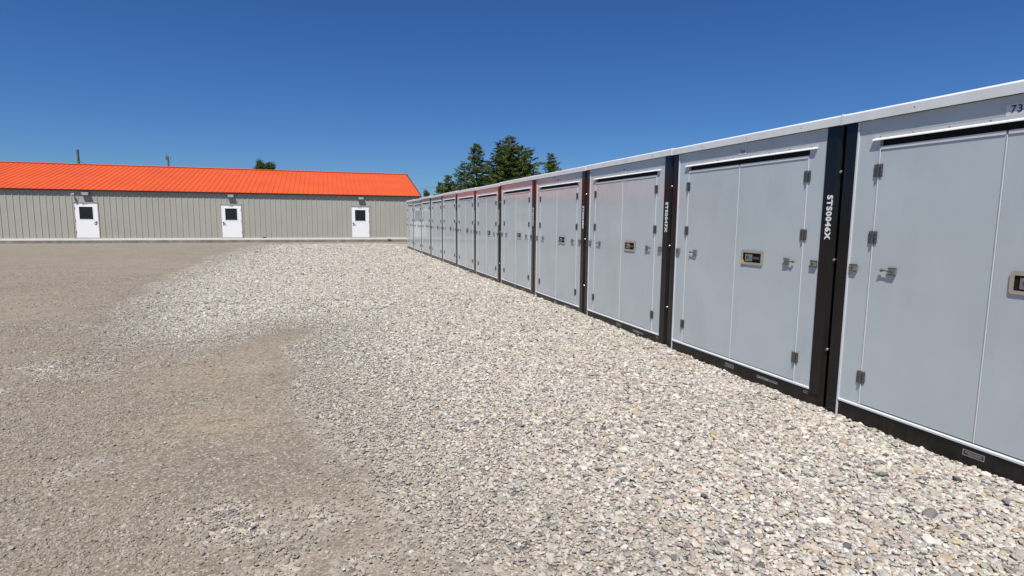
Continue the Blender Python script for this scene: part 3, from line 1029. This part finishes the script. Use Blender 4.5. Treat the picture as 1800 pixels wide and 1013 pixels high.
# doors
for dx, dw, side, num in DOORS:
    z0, z1 = ZB + 0.012, ZB + LEAF_H
    fr = MB()
    fr.box(dx - 0.05, dx - 0.004, -0.036, 0.12, ZB + 0.002, z1 + 0.004)
    fr.box(dx + dw + 0.004, dx + dw + 0.05, -0.036, 0.12, ZB + 0.002, z1 + 0.004)
    fr.box(dx - 0.05, dx + dw + 0.05, -0.050, 0.12, z1 + 0.005, z1 + 0.055)
    fr.build('door_frame', 'siding', bld)
    d = MB()
    wx0, wx1 = dx + dw * 0.185, dx + dw * 0.80
    wz1, wz0 = z1 - LEAF_H * 0.107, z1 - LEAF_H * 0.462
    for (a0, a1, c0, c1) in ((dx, wx0, z0, z1), (wx1, dx + dw, z0, z1), (wx0, wx1, z0, wz0), (wx0, wx1, wz1, z1)):
        d.box(a0, a1, -0.022, 0.022, c0, c1)
    leaf = d.build('door', 'door_white', bld)
    MB().box(wx0 + 0.001, wx1 - 0.001, -0.008, 0.0, wz0 + 0.001, wz1 - 0.001).build('pane', 'window_glass', leaf)
    g_ = MB()
    for (a0, a1, c0, c1) in ((wx0 - 0.02, wx0 + 0.008, wz0 - 0.02, wz1 + 0.02), (wx1 - 0.008, wx1 + 0.02, wz0 - 0.02, wz1 + 0.02), (wx0 + 0.0085, wx1 - 0.0085, wz0 - 0.02, wz0 + 0.008), (wx0 + 0.0085, wx1 - 0.0085, wz1 - 0.008, wz1 + 0.02)):
        g_.box(a0, a1, -0.03, -0.0225, c0, c1)
    g_.build('pane_frame', 'door_white', leaf)
    hx = dx + 0.095 if side == 'l' else dx + dw - 0.095
    sgn = 1 if side == 'l' else -1
    h = MB()
    h.tube((hx, -0.0225, 1.20), (hx, -0.055, 1.20), 0.042, n=14)
    h.tube((hx, -0.056, 1.195), (hx + 0.12 * sgn, -0.065, 1.13), 0.016, n=8)
    h.tube((hx, -0.0225, 1.06), (hx, -0.035, 1.06), 0.03, n=12)
    h.build('handle', 'steel_dark', leaf)
    for zz in (0.36, 1.03, 1.72):
        x_ = dx + dw - 0.004 if side == 'l' else dx + 0.004
        MB().tube((x_, -0.034, ZB + zz - 0.06), (x_, -0.034, ZB + zz + 0.06), 0.012, n=8).build('hinge', 'steel_dark', leaf)
    MB().box(dx + 0.01, dx + dw - 0.01, -0.028, -0.0225, z0 + 0.004, z0 + 0.05).build('door_sweep', 'lens_pale', leaf)
    cx = dx + dw * 0.49
    me = text_mesh('door_lettering', num, 0.10, 'lettering_dark', lambda r, u, o: Vector((cx + r, -0.0235 - o, z1 - 0.095 + u)), 0.001, space=1.1)
    link_mesh('door_lettering', me, None, leaf)
# rooms behind the glass stay dark: partition wall
MB().box(BX0 + 0.03, BX1 - 0.04, 1.6, 1.7, ZB, ZE).build('partition', 'trim_charcoal', bld)

# ------------------------------------------------------------------ fittings on the wall
LIGHT_LAB = ['boxy wall light over the white door beside the security camera',
             'boxy wall light over the middle one of the three white doors',
             'boxy wall light over the white door closest to the row of containers']
for (x, z), lab in zip(((-12.93, 2.765), (-5.45, 2.785), (2.21, 2.79)), LIGHT_LAB):
    r = empty('wall_light', (x, BY, z))
    tag(r, lab, 'wall light', 'wall lights over the doors')
    MB().extrude([(-0.027, -0.10), (-0.06, -0.10), (-0.21, -0.06), (-0.24, 0.085), (-0.22, 0.105), (-0.027, 0.115)], 'x', -0.185, 0.185).build('housing', 'fixture_grey', r, bevel=0.008)
    MB().quad_faces([(-0.15, -0.2145, -0.05), (0.15, -0.2145, -0.05), (0.15, -0.2395, 0.07), (-0.15, -0.2395, 0.07),
                     (-0.15, -0.2245, -0.05), (0.15, -0.2245, -0.05), (0.15, -0.2495, 0.07), (-0.15, -0.2495, 0.07)],
                    [(4, 5, 6, 7), (0, 4, 7, 3), (1, 2, 6, 5), (0, 1, 5, 4), (3, 7, 6, 2)]).build('lens', 'lens_pale', r)
r = empty('security_camera', (-13.55, BY, 2.745))
tag(r, 'small white bullet security camera under the eave of the orange roof', 'camera')
MB().tube((0, -0.027, 0.03), (0, -0.05, 0.03), 0.05, n=14).build('base_plate', 'door_white', r)
MB().tube((0, -0.05, 0.03), (0.0, -0.12, 0.0), 0.018, n=8).build('bracket', 'door_white', r)
MB().tube((0.0, -0.09, 0.012), (0.02, -0.26, -0.015), 0.058, 0.07, n=16).build('housing', 'door_white', r)
MB().tube((0.02, -0.261, -0.0152), (0.0205, -0.268, -0.0162), 0.034, n=14).build('lens', 'window_glass', r)
o = MB().box(-0.095, 0.095, -0.044, -0.002 - 0.028, ZB + 0.0005, ZB + 0.055)
o.box(-0.10, -0.05, -0.0445, -0.029, ZB + 0.0005, ZB + 0.03)
v = o.build('foundation_vent', 'trim_charcoal', None, bevel=0.004, loc=(-3.68, BY, 0))
tag(v, 'small black vent at the foot of the ribbed wall between two doors', 'vent')
o = MB().box(-0.105, 0.105, -0.14, -0.047, 0.149, 0.225)
v = o.build('brick', 'brick_pink', None, bevel=0.012, loc=(3.97, BY, 0))
v.rotation_euler = (0, 0, 0)
tag(v, 'small pinkish brick left at the foot of the ribbed wall', 'brick')


# ------------------------------------------------------------------ utility poles and wires behind the building
def ray(pxx, pyy):
    return CAM_F + CAM_R * ((pxx - 900) / 1000) - CAM_U * ((pyy - 506.5) / 1000)


def at(pxx, pyy, y):
    d = ray(pxx, pyy)
    return Vector((0, 0, 1.6)) + d * (y / d.y)


p = at(137, 263, 78)
pole = empty('utility_pole', (p.x, p.y, 0))
tag(pole, 'thick bare wooden utility pole behind the orange roof', 'utility pole', 'utility poles behind the building')
MB().tube((0.02, 0, -0.1), (-0.05, 0, p.z), 0.15, 0.12, 12).build('shaft', 'wood_pole', pole, smooth=False)
MB().tube((0.10, -0.12, p.z - 1.35), (0.10, -0.30, p.z - 1.35), 0.06, 0.05, 8).build('insulator', 'porcelain', pole)
q = at(295, 268, 92)
pole2 = empty('utility_pole', (q.x, q.y, 0))
tag(pole2, 'slim utility pole with clustered insulators behind the orange roof', 'utility pole', 'utility poles behind the building')
MB().tube((0.1, 0, -0.1), (-0.03, 0, q.z - 0.5), 0.13, 0.09, 12).build('shaft', 'wood_pole', pole2)
MB().tube((-0.12, 0, q.z - 0.9), (-0.16, 0, q.z), 0.05, 0.035, 8).build('top_pin', 'porcelain', pole2)
MB().box(-0.32, 0.05, -0.1, 0.1, q.z - 1.0, q.z - 0.62).build('cutout_box', 'wood_pole', pole2, bevel=0.03)
for dx_, dz_ in ((0.22, -0.75), (0.14, -1.3), (-0.3, -0.55)):
    MB().tube((dx_, 0, q.z + dz_ - 0.2), (dx_, 0, q.z + dz_ + 0.12), 0.085, 0.06, 8).build('insulator', 'porcelain', pole2)


def wire(a, b_, sag, label, r=0.016):
    m_ = MB()
    pts = []
    for i in range(17):
        t = i / 16
        w = a.lerp(b_, t); w.z -= sag * 4 * t * (1 - t)
        pts.append(w)
    for u, v in zip(pts[:-1], pts[1:]):
        m_.tube(u, v, r, n=5)
    o = m_.build('power_line', 'wire_dark')
    tag(o, label, 'power line')


wire(Vector((p.x + 0.1, p.y - 0.2, p.z - 1.35)), at(350, 330, 66), 0.4, 'thin service wire running down from the thick wooden pole', 0.02)
wire(at(690, 337, 74), at(1010, 300, 52), 0.05, 'thin power line passing behind the conifers', 0.014)


# ------------------------------------------------------------------ trees
def conifer(name, top_px, y, base_r, label, mat='needles', seed=1, dens=1.0, ragged=0.3, zb_frac=0.12, taper=0.85, lean=0.0, group='conifers behind the containers'):
    rg = np.random.default_rng(seed)
    t = at(top_px[0], top_px[1], y)
    H = t.z
    root = empty(name, (t.x - lean, t.y, 0))
    tag(root, label, 'conifer', group)
    # trunk with a curve and a thin leader
    m_ = MB()
    pts = [Vector((lean * (k / 10) ** 1.5 + 0.05 * math.sin(k * 1.7 + seed), 0.05 * math.cos(k * 2.1 + seed), H * k / 10)) for k in range(11)]
    pts[0].z = -0.15
    for k in range(10):
        r0 = 0.018 + 0.016 * H * (1 - k / 10); r1 = 0.018 + 0.016 * H * (1 - (k + 1) / 10)
        m_.tube(pts[k], pts[k + 1], r0, r1, 8)
    m_.build('trunk', 'bark', root, smooth=True)
    limbs = MB()
    V, Fc = [], []

    def spray(o, d, l, w):
        d = d / (np.linalg.norm(d) + 1e-9)
        s = np.cross(d, rg.normal(0, 1, 3)); s /= (np.linalg.norm(s) + 1e-9)
        i = len(V)
        V.extend([o - s * w * .35, o + d * l * .45 - s * w, o + d * l, o + d * l * .55 + s * w, o + s * w * .35])
        Fc.append((i, i + 1, i + 2, i + 3, i + 4))

    z = H * zb_frac
    while z < H * 0.985:
        f = z / H
        trunk = np.array([lean * f ** 1.5, 0, z])
        L0 = 1.2 * base_r * (1 - f) ** taper + 0.10
        nb = rg.integers(5, 8) if f < 0.85 else rg.integers(3, 6)
        a0 = rg.random() * 6.28
        for k in range(nb):
            if rg.random() < ragged * 0.45: continue
            a_ = a0 + 6.283 * k / nb + rg.normal(0, 0.25)
            L = L0 * rg.uniform(1 - ragged, 1 + ragged * 0.75)
            rise = rg.normal(0.18, 0.12) + 0.35 * f
            dr = np.array([math.cos(a_), math.sin(a_), rise])
            n = max(3, int(L / 0.13))
            prev = trunk.copy()
            for j in range(n + 1):
                s = j / n
                pnt = trunk + dr * L * s + np.array([0, 0, -0.26 * L * s * s + 0.10 * L * s ** 4])
                if j in (n // 2, n) and L > 0.35:
                    limbs.tube(prev, pnt, 0.022 * (1.1 - s) + 0.006, 0.006 + 0.012 * (1 - s), 4); prev = pnt
                if s < 0.12: continue
                q_ = 0.5 + 0.5 * (1 - s)
                for _ in range(int(rg.poisson(4.6 * dens))):
                    b_ = a_ + rg.choice([-1, 1]) * rg.uniform(0.15, 1.2)
                    dd = np.array([math.cos(b_), math.sin(b_), rg.normal(0.02, 0.35)])
                    spray(pnt + rg.normal(0, 0.035, 3), dd, rg.uniform(0.14, 0.40) * (0.55 + 0.45 * q_) * (0.75 + 0.06 * H), rg.uniform(0.03, 0.075))
        z += rg.uniform(0.16, 0.31) * (1.15 - 0.45 * f)
    for k in range(8):      # leader
        spray(np.array([lean, 0, H - 0.5 + 0.06 * k]), np.array([rg.normal(0, .4), rg.normal(0, .4), 1.0]), 0.22, 0.02)
    limbs.build('branches', 'bark', root)
    me = bpy.data.meshes.new('crown')
    me.from_pydata([tuple(v) for v in V], [], Fc)
    link_mesh('crown', me, mat, root)
    return root


conifer('conifer_tree', (774, 322), 70, 1.5, 'small young conifer at the outer edge of the clump towards the orange-roofed building', seed=21, dens=1.1)
conifer('conifer_tree', (788.4, 307), 68, 1.9, 'pointed young conifer next to the smallest one at the edge of the clump', seed=22, dens=1.1)
conifer('conifer_tree', (816.5, 283), 70, 2.9, 'sparse thin-topped conifer beside the tall pointed spruce', 'needles_blue', seed=23, dens=0.6, ragged=0.45)
conifer('conifer_tree', (838, 252), 66, 2.7, 'tall evenly pointed spruce standing clear of the broad crowns', seed=24, dens=1.0, ragged=0.42)
conifer('conifer_tree', (860, 284), 69, 2.6, 'lower conifer filling the dip between pointed spruce and tallest crowns', seed=25, dens=1.0, ragged=0.4)
conifer('conifer_tree', (883, 246), 67, 2.5, 'dark slim-topped conifer pressed against the tallest conifer', 'needles_blue', seed=26, dens=1.0, ragged=0.4, taper=0.7)
conifer('conifer_tree', (897, 239), 65, 2.7, 'tallest conifer of the clump with an uneven olive top', seed=27, dens=1.1, ragged=0.5, taper=0.75, lean=0.15)
conifer('conifer_tree', (917, 255), 66, 3.3, 'broad bushy conifer closing the clump on the side of the lone tree', seed=28, dens=1.15, ragged=0.5, taper=0.62)
conifer('conifer_tree', (969, 269), 62, 2.1, 'lone slim conifer apart from the clump, showing above container roofs', seed=29, dens=1.0, ragged=0.55, taper=0.8, group='lone conifer')


def leafy(name, c_px, r_px, y, label, mat, seed, n=2600, squash=0.85, leaf=0.16):
    rg = np.random.default_rng(seed)
    c = at(c_px[0], c_px[1], y)
    R = r_px * y / 1000.0 * 1.03
    root = empty(name, (c.x, c.y, 0))
    tag(root, label, 'tree')
    m_ = MB()
    m_.tube((0, 0, -0.15), (0.05, 0, c.z - R * 0.3), 0.16, 0.10, 10)
    m_.build('trunk', 'bark', root)
    lb = MB()
    V, Fc = [], []
    clumps = []
    for k in range(34):
        d = rg.normal(0, 1, 3); d /= np.linalg.norm(d)
        rr = R * rg.uniform(0.15, 0.9)
        p_ = np.array([0, 0, c.z]) + d * rr * np.array([1, 1, squash])
        clumps.append((p_, R * rg.uniform(0.18, 0.34)))
        lb.tube((0.05 * d[0], 0.05 * d[1], c.z - R * rg.uniform(0.3, 0.9)), p_, 0.04, 0.012, 5)
    for k in range(n):
        p_, r_ = clumps[rg.integers(len(clumps))]
        d = rg.normal(0, 1, 3); d /= np.linalg.norm(d)
        o = p_ + d * r_ * rg.uniform(0.3, 1.1)
        a_ = rg.normal(0, 1, 3); a_ /= np.linalg.norm(a_)
        b_ = np.cross(a_, rg.normal(0, 1, 3)); b_ /= np.linalg.norm(b_)
        l = leaf * rg.uniform(0.6, 1.3)
        i = len(V)
        V.extend([o, o + a_ * l * .5 + b_ * l * .3, o + a_ * l, o + a_ * l * .5 - b_ * l * .3])
        Fc.append((i, i + 1, i + 2, i + 3))
    lb.build('branches', 'bark', root)
    me = bpy.data.meshes.new('crown')
    me.from_pydata([tuple(v) for v in V], [], Fc)
    link_mesh('crown', me, mat, root)


leafy('leafy_tree', (468, 300), 19, 66, 'rounded dark green tree top rising behind the orange roof', 'leaves', 41, 11000, 1.0, 0.15)
leafy('leafy_tree', (750, 347), 11, 85, 'pale hazy small tree in the gap between building and conifers', 'leaves_pale', 42, 2600, 1.2, 0.16)
